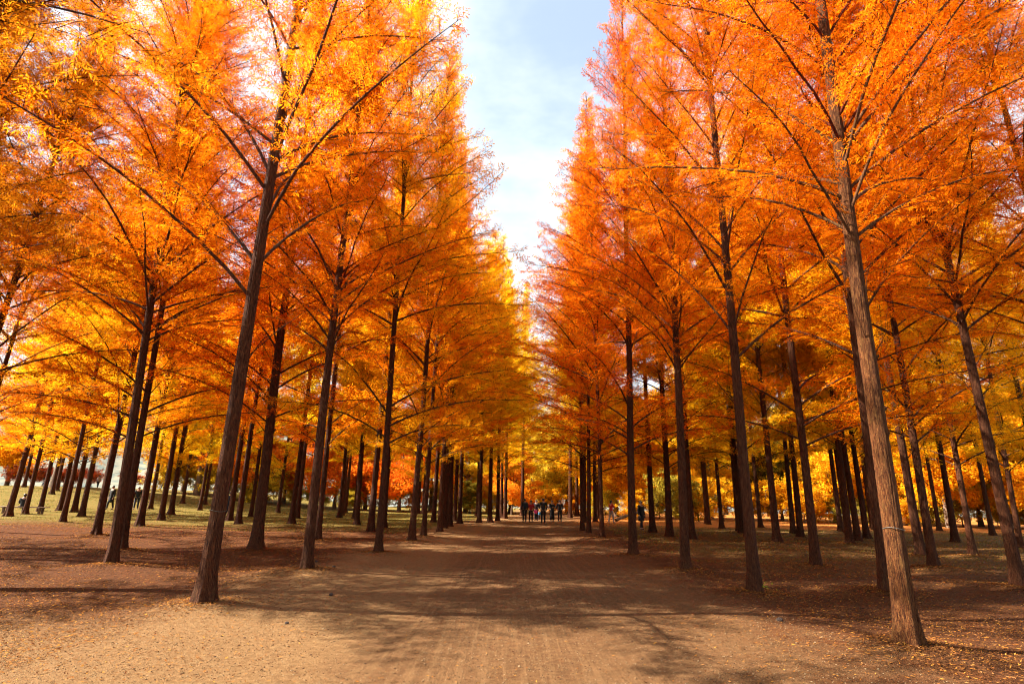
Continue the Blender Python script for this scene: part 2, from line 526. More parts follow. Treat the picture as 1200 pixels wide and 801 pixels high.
    near_trunk = Acc(); near_trunk.add(tv, tq); near_trunk.add(dv, dq)
    far_trunk = Acc(); far_trunk.add(tv, tq); far_trunk.add(dv, dq)
    v, q = tubes(P[:nlow], Rad[:nlow], 5); far_trunk.add(v, q)
    limbs = []
    for k in range(nlow):
        v, q = tubes(P[k:k + 1], Rad[k:k + 1], 8)
        limbs.append(mesh_np('limb', v, q, smooth_shade=True))
        limbs[-1].materials.append(M_TWIG)
    cm = crown.mesh('crown'); cm.materials.append(M_LEAF); cm.materials.append(M_TWIG)
    tm = near_trunk.mesh('trunk', True); tm.materials.append(M_BARK)
    fm = far_trunk.mesh('trunk', True); fm.materials.append(M_BARK)
    return dict(crown=cm, trunk=tm, far=fm, limbs=limbs, r=r0, H=Ht)


VARS = [make_redwood(100 + i, Ht=h, zlow=zl, Rmax=rm, el0=e, fs=fs) for i, (h, zl, rm, e, fs) in enumerate(
    [(22.5, 4.2, 4.7, 28, .78), (21.5, 4.0, 4.5, 21, .82), (23.5, 3.9, 5.2, 13, 1.3), (21.5, 5.0, 4.7, 18, 1.7), (20.5, 5.6, 4.4, 23, 1.7), (22.0, 4.4, 5.0, 17, 1.25)])]


def wire_mesh(rad):
    a = np.arange(33) / 32 * 2 * math.pi
    P = np.stack([np.cos(a) * rad, np.sin(a) * rad, 1.3 + .012 * np.sin(a * 2)], -1)[None]
    v, q = tubes(P, np.full((1, 33), .0035), 5)
    me = mesh_np('tie_wire', v, q, smooth_shade=True)
    me.materials.append(M_WIRE)
    return me


def redwood(pos, label, group, diam=.36, var=0, scale=1.0, rz=0.0, lean=(0, 0), near=False, tint=(.9, .24, .012), bark=(1, 1, 1), wire=False, wd=1.0):
    V = VARS[var]
    t = empty('redwood_tree', pos)
    t.rotation_euler = (lean[1], lean[0], 0)
    tag(t, label, 'tree', group)
    hl = Matrix.Rotation(rz, 4, 'Z')
    k = max(.5, min(1.6, diam / 2 / (V['r'] * 1.06)))
    o = bpy.data.objects.new('trunk', V['trunk'] if near else V['far']); COL.objects.link(o); o.parent = t
    o.scale = (k, k, scale) if near else (scale * (.5 + .5 * k), scale * (.5 + .5 * k), scale)
    o.rotation_euler.z = rz; o.color = (*bark, 1)
    c = bpy.data.objects.new('crown', V['crown']); COL.objects.link(c); c.parent = t
    c.scale = (scale * wd, scale * wd, scale); c.rotation_euler.z = rz; c.color = (*tint, 1)
    if near:
        for lm in V['limbs']:
            b = bpy.data.objects.new('limb', lm); COL.objects.link(b); b.parent = t
            b.scale = (scale * wd, scale * wd, scale); b.rotation_euler.z = rz; b.color = (*bark, 1)
    if wire:
        b = bpy.data.objects.new('tie_wire', wire_mesh(diam / 2 * 1.09)); COL.objects.link(b); b.parent = t
    return t


# ------------------------------------------------------------------ the redwoods
OR = (.97, .24, .006)      # orange
RO = (.97, .28, .006)     # red orange
AM = (.97, .50, .010)      # amber, yellowed to put a backlit glow into the leaf colour
YE = (.97, .64, .014)      # yellow; backlight on the deep, far crowns is put into this tint
BR = (.60, .17, .008)      # rusty brown; shade on the left corner crowns is put into this tint
GL, GR = 'redwoods lining the left side of the track', 'redwoods lining the right side of the track'
WL, WR = 'redwoods in the wood left of the track', 'redwoods in the wood right of the track'
# base x, base y, trunk width (photo pixels), label, group, point higher on the trunk or None, tint, flags
T = [
 (237, 713, 27, 'thick rough-barked redwood nearest the camera on the left verge, leaning inward', GL, (320, 190), OR, 'nw'),
 (358.5, 671, 19, 'reddish redwood second along the left verge, a thinner trunk close behind it', GL, (402, 290), OR, 'n'),
 (443, 650, 10, 'slender redwood third along the left verge with dark right side', GL, (465, 340), AM, 'n'),
 (482, 636, 12, 'stout straight redwood fourth along the left verge, sunlit sand beyond its foot', GL, (503, 370), OR, 'n'),
 (496, 630, 8, 'slim redwood fifth along the left verge', GL, None, AM, 'n'),
 (515, 625, 9.5, 'dark redwood sixth along the left verge, with a thinner trunk pressed to its right', GL, None, OR, 'n'),
 (527, 618, 7, 'near-black redwood seventh along the left verge', GL, None, AM, ''),
 (538.6, 614.6, 5.5, 'reddish slim redwood eighth along the left verge, pale trunk behind it', GL, None, OR, ''),
 (561.5, 613.5, 5, 'lone redwood on the left verge before the track bends', GL, None, AM, ''),
 (574, 613, 4, 'thin redwood just left of the last clump on the left verge', GL, None, AM, ''),
 (583, 611, 3, 'first thin stem of the far clump at the left edge of the track bend', GL, None, YE, ''),
 (587.5, 608.8, 3, 'middle thin stem of the far clump at the left edge of the track bend', GL, None, AM, ''),
 (592, 609, 3, 'last thin stem of the far clump at the left edge of the track bend', GL, None, YE, ''),
 (1067, 765, 35, 'thick tan-barked redwood nearest the camera on the right verge, wire tied round it', GR, (990, 200), RO, 'nwt'),
 (886, 699, 16, 'redwood second along the right verge with tiny green sprig at its foot', GR, (845, 240), RO, 'n'),
 (803.5, 671, 17, 'redwood third along the right verge with sunlit orange stripe down its bark', GR, (786, 290), OR, 'n'),
 (742, 652.6, 15, 'dark straight redwood fourth along the right verge, in front of a hidden walker', GR, (737, 400), OR, 'n'),
 (706, 631.7, 8.5, 'redwood fifth along the right verge, standing alone left of the red-jacketed walker', GR, None, OR, 'n'),
 (690, 626, 8, 'right-hand trunk of the touching pair beside the track', GR, None, OR, 'n'),
 (682.5, 623, 7, 'left-hand trunk of the touching pair beside the track', GR, None, AM, 'n'),
 (697.7, 612, 4.5, 'thin far redwood seen between the touching pair and the next trunk', GR, None, AM, ''),
 # left wood
 (299, 647, 21, 'thick dark redwood with flared foot between the two nearest left verge trees', WL, (348, 250), OR, 'n'),
 (372, 635, 9, 'thin redwood half hidden behind the second left verge tree', WL, None, OR, 'n'),
 (130, 665, 20, 'front trunk of the crossing pair in the left wood', WL, (185, 300), OR, 'n'),
 (142, 647, 11, 'darker trunk just behind the front of the crossing pair in the left wood', WL, (200, 300), OR, 'n'),
 (112, 629, 15, 'leaning redwood with a broad flared sunlit root, left of the crossing pair', WL, (165, 380), AM, 'n'),
 (73, 613, 10, 'dark leaning redwood right of the plank bench', WL, None, AM, 'n'),
 (9, 605, 12, 'thick dark redwood in front of the seated person at the left edge', WL, (66, 400), OR, 'n'),
 (29, 603, 9, 'dark redwood rising in front of the plank bench', WL, (78, 400), AM, 'n'),
 (70, 598, 7, 'thin dark redwood just beyond the bench end', WL, None, AM, ''),
 (86.5, 600, 7, 'redwood behind and right of the dark leaning one by the bench', WL, None, AM, ''),
 (95, 606, 9, 'redwood left of the one with the broad flared root', WL, None, AM, ''),
 (163, 618, 8, 'redwood right of the crossing pair, beside the second dark-coated walker', WL, None, OR, ''),
 (188, 611, 7, 'straight thin redwood midway between the crossing pair and the nearest left tree', WL, None, OR, ''),
 (176, 597, 6, 'thin far redwood behind the second dark-coated walker', WL, None, YE, ''),
 (200, 603, 8, 'redwood with a wide foot left of the golden maple', WL, None, AM, ''),
 (234, 598, 5, 'thin dark redwood in front of a pale trunk before the golden maple', WL, None, YE, ''),
 (268.7, 611, 5, 'thin redwood hiding half of the dark-coated walker', WL, None, OR, ''),
 (278.5, 615.6, 7, 'redwood right of the half-hidden dark-coated walker', WL, None, OR, ''),
 (341, 615, 6, 'straight thin redwood between the flared dark tree and the second left verge tree', WL, None, AM, ''),
 (325.6, 601, 4.5, 'thin far redwood in front of the red maples at left', WL, None, YE, ''),
 (401, 604, 4, 'thin far redwood on the left grass, red maple behind', WL, None, YE, ''),
 (417.6, 616, 7, 'redwood with dark clods at its foot on the left grass', WL, None, AM, ''),
 (434, 625, 9, 'dark redwood close behind the third left verge tree, to its left', WL, None, AM, ''),
 (449, 620, 5, 'thin redwood close behind the third left verge tree, to its right', WL, None, AM, ''),
 (490, 603, 4, 'thin far redwood seen between the fourth and fifth left verge trees', WL, None, YE, ''),
 (508, 613, 4.5, 'thin sun-edged redwood behind the gap after the fifth left verge tree', WL, None, AM, ''),
 (520.5, 620.5, 5, 'thin redwood pressed to the right of the sixth left verge tree', WL, None, AM, ''),
 (532.5, 612, 4, 'thin redwood pressed to the right of the near-black verge tree', WL, None, YE, ''),
 # right wood
 (765, 625, 5.5, 'thin redwood right of the hidden walker', WR, None, AM, ''),
 (785, 630.5, 7.5, 'redwood just left of the sunlit-striped verge tree', WR, None, AM, ''),
 (811, 633.5, 7, 'redwood with dark clod at its foot, right behind the sunlit-striped verge tree', WR, None, AM, ''),
 (828.5, 614, 4, 'thin far redwood right of the sunlit-striped verge tree', WR, None, YE, ''),
 (846, 620, 4, 'thin far redwood midway between the second and third right verge trees', WR, None, YE, ''),
 (870.5, 622, 4, 'thin far redwood just left of the second right verge tree', WR, None, YE, ''),
 (877, 631, 5, 'thin redwood touching the left side of the second right verge tree', WR, None, AM, ''),
 (891.5, 619, 3.6, 'very thin far redwood touching the right side of the second right verge tree', WR, None, YE, ''),
 (911, 637, 8, 'redwood in front of the dark evergreen', WR, None, AM, ''),
 (930, 626, 5, 'thin slanting redwood, left of two, right of the dark evergreen', WR, None, AM, ''),
 (938.5, 630.5, 6.5, 'thin slanting redwood, right of two, right of the dark evergreen', WR, None, AM, ''),
 (957, 666, 17, 'thick dark redwood with mounded foot in the right wood', WR, (910, 260), RO, 'n'),
 (986, 623.5, 5, 'thinnest of the five slanting trunks in front of the golden trees', WR, None, YE, ''),
 (996, 638, 7, 'nearest and darkest of the five slanting trunks in front of the golden trees', WR, None, AM, ''),
 (1006, 635.5, 6.5, 'sunlit-sided one of the five slanting trunks in front of the golden trees', WR, None, AM, ''),
 (1016.5, 632, 7, 'dark one of the five slanting trunks with a sun patch at its foot', WR, None, AM, ''),
 (1022.5, 619, 5, 'rightmost and farthest of the five slanting trunks', WR, None, YE, ''),
 (1039, 697, 11, 'dark redwood half hidden behind the nearest right verge tree', WR, (995, 330), OR, 'n'),
 (1095, 667, 17, 'thick dark redwood right of the nearest right verge tree', WR, (1035, 310), OR, 'n'),
 (1080, 653, 9, 'redwood touching the thick dark one right of the nearest verge tree', WR, None, AM, ''),
 (1120, 636, 8, 'slanting redwood in front of a broad grey trunk at the orange leaf strip', WR, (1082, 410), AM, ''),
 (1141, 653, 11, 'slanting redwood with a sunlit strip of ground at its foot', WR, (1096, 400), AM, 'n'),
 (1196, 692, 15, 'dark slanting redwood cut by the right edge at its foot', WR, (1090, 215), OR, 'n'),
 (1197, 645, 10, 'brown redwood behind the dark slanting one at the right edge', WR, (1153, 400), AM, 'n'),
 (1234, 640, 8, 'redwood whose trunk leaves by the right edge, highest of those there', WR, None, AM, ''),
 (1243, 630, 7, 'thin far redwood trunk leaving by the right edge', WR, None, AM, ''),
 (1330, 700, 14, 'dark redwood crown and trunk in the top right corner, foot out of frame', WR, None, RO, 'n'),
 (-92, 650, 14, 'dark redwood trunk rising from the left edge into rusty foliage', WL, (65, 185), BR, 'n'),
 (-58, 622, 9, 'thinner redwood trunk at left edge beside the darker one', WL, (52, 280), BR, 'n'),
 (-190, 640, 10, 'rusty redwood crown filling the top left corner, trunk out of frame', WL, None, BR, ''),
]
ex = random.Random(21)
for k in range(18):
    T.append((ex.uniform(290, 545) if k % 2 else ex.uniform(20, 250), 0, 4, 'very thin far redwood stem deep in the left wood, lost among many like it', 'thin far stems deep in the left wood', None, (YE, AM, YE)[k % 3], 's%d' % ex.randint(40, 60)))
for k in range(9):
    T.append((ex.uniform(775, 1215), 0, 4, 'very thin far redwood stem deep in the right wood, lost among many like it', 'thin far stems deep in the right wood', None, (YE, AM, YE)[k % 3], 's%d' % ex.randint(30, 46)))
for px, dd in ((612, 62), (668, 54), (684, 44), (676, 66), (700, 60), (560, 58), (598, 70)):
    T.append((px, 0, 4, 'far redwood crown closing the avenue where the track bends', 'far redwoods closing the avenue at the bend', None, (.97, .68, .02), 'd%d' % dd))
T.append((-195, 0, 14, 'redwood crown hanging into the left edge, its trunk just out of frame', WL, None, BR, 'd9.6'))
T.append((-560, 0, 14, 'dark rusty foliage filling the very top left corner, its tree out of frame', WL, None, BR, 'd3.6'))  # set out of frame so its crown shades the right foreground
for px, dd in ((-330, 9.4), (-420, 13.0), (-260, 15.5)):  # extra trees with unseen trunks, added to fill the shade on the ground
    T.append((px, 0, 12, 'redwood added for its shade, rusty crown at the left edge, trunk out of frame', 'redwoods added left of the frame for their shade', None, BR, 'd%g' % dd))
TREES = []
for i, (px, py, w, label, grp, top, tint, fl) in enumerate(T):
    slim = fl[:1] == 's'
    if fl[:1] in 'ds' and fl:
        p = at_dist(px, float(fl[1:])); t = p.y; fl = ''
    else:
        p, t = ground_at(px, py)
    cosA = 1 / math.sqrt(1 + ((px - 600) / F) ** 2)
    diam = (.70 if 'w' in fl else .60) * max(.25, min(.50, w * t / F * (.35 + .65 * cosA)))
    rr = random.Random(i * 13 + 5)
    lean = (rr.gauss(0, .008), rr.gauss(0, .008))
    if top:
        # lean so that the trunk passes the point seen higher up
        d = ray(*top)
        k = p.y / d.y
        q = Vector((d.x * k, p.y, EYE + d.z * k))
        lean = (max(-.09, min(.09, math.atan2(q.x - p.x, q.z - p.z))), 0)
    p.z -= .02
    var = 4 if slim else (i % 2) if p.y < 15 else ((2, 5)[i % 2] if 'n' in fl else (3 + i % 2 if i % 5 else 2))
    j = rr.uniform(-.06, .03) if 'n' in fl else rr.uniform(-.04, .08)
    tn = (tint[0], max(.1, tint[1] + j), tint[2])
    bk = (1.0, .74, .42) if 't' in fl else ((.78, .55, .42) if 'n' in fl else (.6, .41, .31))
    wd = (.82 if px > 720 else 1.22) if grp == GR else ((.92 if px < 530 else 1.18) if grp == GL else 1.0)
    sc = 1.22 if 'bend' in grp else rr.uniform(.93, 1.07)
    tr = redwood(p, label, grp, diam, var, sc, rr.uniform(0, 6.28), lean, 'n' in fl, tn, bk, 'w' in fl, wd)
    TREES.append((p.x, p.y, diam))

# ------------------------------------------------------------------ ground and track
def axis(a, b, fine, growth, far):
    left = [a]; s = fine
    while left[-1] > far[0]:
        s *= growth; left.append(left[-1] - s)
    right = [b]; s = fine
    while right[-1] < far[1]:
        s *= growth; right.append(right[-1] + s)
    mid = list(np.arange(a + fine, b - fine / 2, fine))
    return np.array(sorted(left) + mid + right)


gx = axis(-12, 12, .22, 1.09, (-2500, 2500))
gy = axis(1.5, 26, .22, 1.07, (-60, 3000))
GX, GY = np.meshgrid(gx, gy, indexing='ij')
GZ = height(GX, GY)
for tx, ty, dm in TREES:
    d2 = (GX - tx) ** 2 + (GY - ty) ** 2
    GZ += np.where((np.abs(GX - tx) < 3), .10 * np.exp(-d2 / .5), 0)
M_GROUND = ground_material()
nx, ny = len(gx), len(gy)
idx = np.arange(nx * ny).reshape(nx, ny)
Q = np.stack([idx[:-1, :-1], idx[1:, :-1], idx[1:, 1:], idx[:-1, 1:]], -1)
V = np.stack([GX, GY, GZ], -1).reshape(-1, 3)
g = link('ground', mesh_np('ground', V, Q.reshape(-1, 4), smooth_shade=True), [M_GROUND])
tag(g, kind='structure')
cx = .5 * (gx[:-1] + gx[1:]); cy = .5 * (gy[:-1] + gy[1:])
CX, CY = np.meshgrid(cx, cy, indexing='ij')
msk = (np.abs(CX - road_c(CY)) < 3.0) & (CY < 60) & (CY > -20)
RQ = Q[msk].reshape(-1, 4)
used, inv = np.unique(RQ, return_inverse=True)
RV = V[used].copy(); RV[:, 2] += .006
rd = link('dirt_road', mesh_np('dirt_road', RV, inv.reshape(-1, 4), smooth_shade=True), [M_GROUND])
tag(rd, kind='structure')


def gz(x, y):
    h = height(x, y)
    for tx, ty, dm in TREES:
        d2 = (x - tx) ** 2 + (y - ty) ** 2
        h = h + np.where(d2 < 9, .10 * np.exp(-d2 / .5), 0)
    return h + .007 * (np.abs(x - road_c(y)) < 3.2)


def scatter(n, ymax, xmax, power=1.7):
    y = 1.6 + (ymax - 1.6) * RNG.random(n) ** power
    x = (RNG.random(n) * 2 - 1) * np.minimum(xmax, 2.5 + y * 1.15)
    return x, y


# fallen needles and twiglets
x, y = scatter(650000, 30, 24, 2.3)
u = np.abs(x - road_c(y))
left = x < road_c(y)
cl = np.array([0.0] * len(x))
for a, f, p in _k[:8]:
    cl += np.sin((x * math.cos(a) + y * math.sin(a)) * f * 2.4 + p)
dens = np.where(u < 2, .05, np.where(u < 4.2, .22 + .12 * (x > 0), .95)) * np.clip(.75 + .16 * cl, .15, 1)
keep = RNG.random(len(x)) < dens
x, y = x[keep], y[keep]
px_, py_ = [], []
for tx, ty, dm in TREES:
    if 3 < ty < 26 and abs(tx) < 24:
        k = int(2600 * min(1, 12 / ty))
        rr_ = dm * .6 + np.abs(RNG.normal(0, .42, k)); aa_ = RNG.random(k) * 6.28
        px_.append(tx + rr_ * np.cos(aa_)); py_.append(ty + rr_ * np.sin(aa_))
x = np.concatenate([x] + px_); y = np.concatenate([y] + py_)
z = gz(x, y) + .006
n = len(x)
a = RNG.random(n) * 6.28
D = np.stack([np.cos(a), np.sin(a), RNG.normal(.06, .16, n)], -1); D = norm(D)
Nn = norm(np.stack([RNG.normal(0, .3, n), RNG.normal(0, .3, n), np.ones(n)], -1))
Ln = RNG.uniform(.018, .05, n) * np.clip(.8 + y / 30, .8, 1.6)
v, q = frond_quads(np.stack([x, y, z + RNG.uniform(0, .012, n)], -1), D, Nn, Ln, Ln * RNG.uniform(.16, .36, n), np.zeros(n))
M_LIT = island_mat('fallen_needles', [(.22, .075, .018), (.15, .055, .02), (.33, .12, .022), (.09, .032, .012), (.28, .13, .045), (.05, .02, .009), (.42, .19, .035), (.16, .07, .026), (.07, .028, .012)], .15)
tag(link('leaf_litter', mesh_np('leaf_litter', v, q), [M_LIT]), 'loose orange and brown needles strewn over the soil under the redwoods', 'leaf litter', kind='stuff')

# grit on the track and verges
x, y = scatter(60000, 14, 7, 2.2)
u = x - road_c(y)
keep = (u > -5) & (u < 4.2) & (RNG.random(len(x)) < .9)
x, y = x[keep], y[keep]
n = len(x)
ico = bmesh.new(); bmesh.ops.create_icosphere(ico, subdivisions=1, radius=1)
iv = np.array([w.co[:] for w in ico.verts]); it = np.array([[w.index for w in f.verts] for f in ico.faces]); ico.free()
sz = RNG.uniform(.0025, .0075, n) * np.where(RNG.random(n) < .03, 1.9, 1)
PV = iv[None] * RNG.uniform(.7, 1.15, (n, len(iv), 1)) * (sz[:, None, None] * np.array([1.2, 1, .6]))
PV += np.stack([x, y, gz(x, y) + sz * .25], -1)[:, None, :]
IT = it[None] + (np.arange(n) * len(iv))[:, None, None]
M_STONE = island_mat('grit_stones', [(.24, .15, .08), (.13, .08, .04), (.3, .21, .12), (.09, .05, .03), (.2, .13, .07), (.17, .1, .05)])
tag(link('grit', mesh_np('grit', PV.reshape(-1, 3), None, IT.reshape(-1, 3)), [M_STONE]), 'small tan grit scattered over the dirt track and its verges', 'grit', kind='stuff')

# grass
def blades(n, xf, yf):
    x, y = xf(n), yf(n)
    u = x - road_c(y)
    k = np.abs(u) > 5.0
    cl = np.zeros(n)
    for a, f, p in _k:
        cl += np.sin((x * math.cos(a) + y * math.sin(a)) * f * 1.9 + p)
    k &= RNG.random(n) < np.clip(.5 + .22 * cl, .05, 1)
    x, y = x[k], y[k]
    n = len(x); z = gz(x, y)
    a = RNG.random(n) * 6.28; h = RNG.uniform(.02, .06, n); w = RNG.uniform(.006, .014, n) * np.clip(y / 16, 1, 3)
    lean = RNG.normal(0, .5, (n, 2)) * h[:, None]
    A = np.stack([x - np.cos(a) * w, y - np.sin(a) * w, z - .005], -1); B = np.stack([x + np.cos(a) * w, y + np.sin(a) * w, z - .005], -1)
    C = np.stack([x + lean[:, 0], y + lean[:, 1], z + h], -1)
    return np.stack([A, B, C], 1).reshape(-1, 3)


bl = np.concatenate([blades(90000, lambda n: -5 - 50 * RNG.random(n) ** 1.2, lambda n: 26 + 38 * RNG.random(n)),
                     blades(30000, lambda n: 5 + 32 * RNG.random(n) ** 1.2, lambda n: 16 + 26 * RNG.random(n))])
M_GRASS = island_mat('dry_grass', [(.20, .17, .03), (.15, .13, .025), (.24, .18, .04), (.12, .11, .02), (.25, .2, .06), (.17, .1, .03)], .35)
tag(link('short_grass', mesh_np('short_grass', bl, None, np.arange(len(bl)).reshape(-1, 3)), [M_GRASS]), 'thin yellowing grass between the redwoods on both sides', 'grass', kind='stuff')

# ------------------------------------------------------------------ river and hills far left
rv = mesh_np('river', [(-1500, 150, -1.2), (-40, 150, -1.2), (-40, 420, -1.2), (-1500, 420, -1.2)], [[0, 1, 2, 3]])
m, nt, out = mat('river_water')
p = N(nt, 'ShaderNodeBsdfPrincipled'); p.inputs['Base Color'].default_value = (.10, .14, .17, 1); p.inputs['Roughness'].default_value = .12
tc = N(nt, 'ShaderNodeTexCoord'); b = N(nt, 'ShaderNodeBump'); b.inputs['Strength'].default_value = .15
nt.links.new(noise_n(nt, tc.outputs['Object'], .5, 3), b.inputs['Height']); nt.links.new(b.outputs[0], p.inputs['Normal']); nt.links.new(p.outputs[0], out.inputs[0])
tag(link('river', rv, [m]), kind='structure')
hx = np.linspace(-1800, 1800, 181); hy = np.linspace(430, 1250, 42)
HX, HY = np.meshgrid(hx, hy, indexing='ij')
HZ = np.zeros_like(HX)
for i in range(HX.shape[0]):
    for j in range(HX.shape[1]):
        q = Vector((HX[i, j] / 420, HY[i, j] / 420, 3.1))
        HZ[i, j] = -6 + smooth((HY[i, j] - 430) / 500) * (95 + 150 * max(-.4, mnoise.fractal(q, 1.0, 2.0, 5)) + 45 * smooth((-HX[i, j] - 100) / 500))
idx = np.arange(HX.size).reshape(HX.shape)
HQ = np.stack([idx[:-1, :-1], idx[1:, :-1], idx[1:, 1:], idx[:-1, 1:]], -1).reshape(-1, 4)
m, nt, out = mat('wooded_hillside')
tc = N(nt, 'ShaderNodeTexCoord')
n1 = noise_n(nt, tc.outputs['Object'], .06, 5, .7)
c = mix_col(nt, maprange(nt, n1, .35, .65), (.10, .12, .11), (.22, .2, .15))  # greyed colours carry the distance haze; no air is built
p = N(nt, 'ShaderNodeBsdfDiffuse'); nt.links.new(c, p.inputs[0]); nt.links.new(p.outputs[0], out.inputs[0])
tag(link('hills', mesh_np('hills', np.stack([HX, HY, HZ], -1).reshape(-1, 3), HQ, smooth_shade=True), [m]), kind='structure')

# ------------------------------------------------------------------ broadleaved trees at the far edge
def make_broad(seed, Ht, spread, leaves, leaf=.24, low=1.5, bushy=False):
    rng = np.random.default_rng(seed)
    K = 7
    s = np.linspace(0, 1, K)
    th = Ht * .62
    TP = np.zeros((1, K, 3)); TP[0, :, 2] = s * th - .15
    TP[0, :, 0] = np.cumsum(rng.normal(0, .12, K)) * s; TP[0, :, 1] = np.cumsum(rng.normal(0, .12, K)) * s
    r0 = Ht * .0155
    TR = (r0 * (1 - s * .8) + r0 * .5 * np.exp(-s * 12))[None]
    trunk = Acc(); v, q = tubes(TP, TR, 12); trunk.add(v, q)
    nb = 15
    zb = np.sort(rng.uniform(low, th * .98, nb)); ab = np.arange(nb) * 2.4 + rng.normal(0, .4, nb)
    tt = zb / Ht
    Lb = spread * (1.0 - .6 * np.abs(tt - .33)) * rng.uniform(.7, 1.15, nb)
    eb = R(18) + R(48) * tt + rng.normal(0, .14, nb)
    BP = np.zeros((nb, K, 3))
    wig = np.cumsum(rng.normal(0, .16, (nb, K, 3)), 1) * s[None, :, None]
    BP[..., 0] = np.cos(eb)[:, None] * np.cos(ab)[:, None] * Lb[:, None] * s; BP[..., 1] = np.cos(eb)[:, None] * np.sin(ab)[:, None] * Lb[:, None] * s
    BP[..., 2] = zb[:, None] + np.sin(eb)[:, None] * Lb[:, None] * s
    BP += wig
    BP[:, :, 0] += np.interp(zb, TP[0, :, 2], TP[0, :, 0])[:, None]; BP[:, :, 1] += np.interp(zb, TP[0, :, 2], TP[0, :, 1])[:, None]
    BR_ = (r0 * .42 * (1 - s) + .012)[None, :] * np.ones((nb, 1))
    v, q = tubes(BP, BR_, 6); trunk.add(v, q)
    # clumps of leaves at points along the limbs
    nc = 95
    ci = rng.integers(0, nb, nc); cs = rng.uniform(.3, 1, nc) * (K - 1.001); c0 = cs.astype(int); cf = (cs - c0)[:, None]
    cp = BP[ci, c0] * (1 - cf) + BP[ci, c0 + 1] * cf + rng.normal(0, spread * .16, (nc, 3))
    topc = rng.normal(0, 1, (28, 3)) * np.array([spread * .3, spread * .3, Ht * .1]) + np.array([0, 0, Ht * .82])
    cp = np.concatenate([cp, topc]); cp[:, 2] = np.maximum(cp[:, 2], low * .8)
    # sub branches to clumps
    near = np.array([BP.reshape(-1, 3)[np.argmin(((BP.reshape(-1, 3) - c) ** 2).sum(1))] for c in cp])
    SPn = np.stack([near, .5 * (near + cp) + rng.normal(0, .1, cp.shape), cp], 1)
    v, q = tubes(SPn, np.tile([.03, .02, .008], (len(cp), 1)), 4); trunk.add(v, q)
    cr = rng.uniform(.45, 1.05, len(cp)) * spread * .27
    li = rng.integers(0, len(cp), leaves)
    dirs = norm(rng.normal(0, 1, (leaves, 3)))
    rad = rng.random(leaves) ** .5
    lp = cp[li] + dirs * (rad * cr[li])[:, None] * np.array([1.15, 1.15, .62])
    ld = norm(rng.normal(0, 1, (leaves, 3)) + np.array([0, 0, -.25])); ln = norm(rng.normal(0, .6, (leaves, 3)) + np.array([0, 0, 1.]))
    ll = leaf * rng.uniform(.6, 1.35, leaves)
    v, q = frond_quads(lp, ld, ln, ll, ll * .62, np.zeros(leaves))
    crown = mesh_np('crown', v, q); crown.materials.append(M_BROAD)
    return trunk, crown


BV = []
for sd, h, sp_, nlv in ((1, 15.0, 5.2, 42000), (2, 17.5, 5.6, 46000), (3, 12.5, 5.2, 38000)):
    tk, cr_ = make_broad(sd, h, sp_, nlv)
    a1 = tk.mesh('trunk', True); a1.materials.append(M_TWIG)
    a2 = tk.mesh('trunk', True); a2.materials.append(M_PALE)
    BV.append((a1, a2, cr_))


def broad(px, dist, label, tint, var=0, scale=1.0, pale=False, group='broadleaved trees along the far edge of the wood', name='broadleaf_tree', cat='tree'):
    p = at_dist(px, dist)
    t = empty(name, p, (px * 1.7 + dist) % 6.28)
    tag(t, label, cat, group)
    V = BV[var]
    o = bpy.data.objects.new('trunk', V[1] if pale else V[0]); COL.objects.link(o); o.parent = t; o.scale = (scale,) * 3
    c = bpy.data.objects.new('crown', V[2]); COL.objects.link(c); c.parent = t; c.scale = (scale,) * 3; c.color = (*tint, 1)
    return t


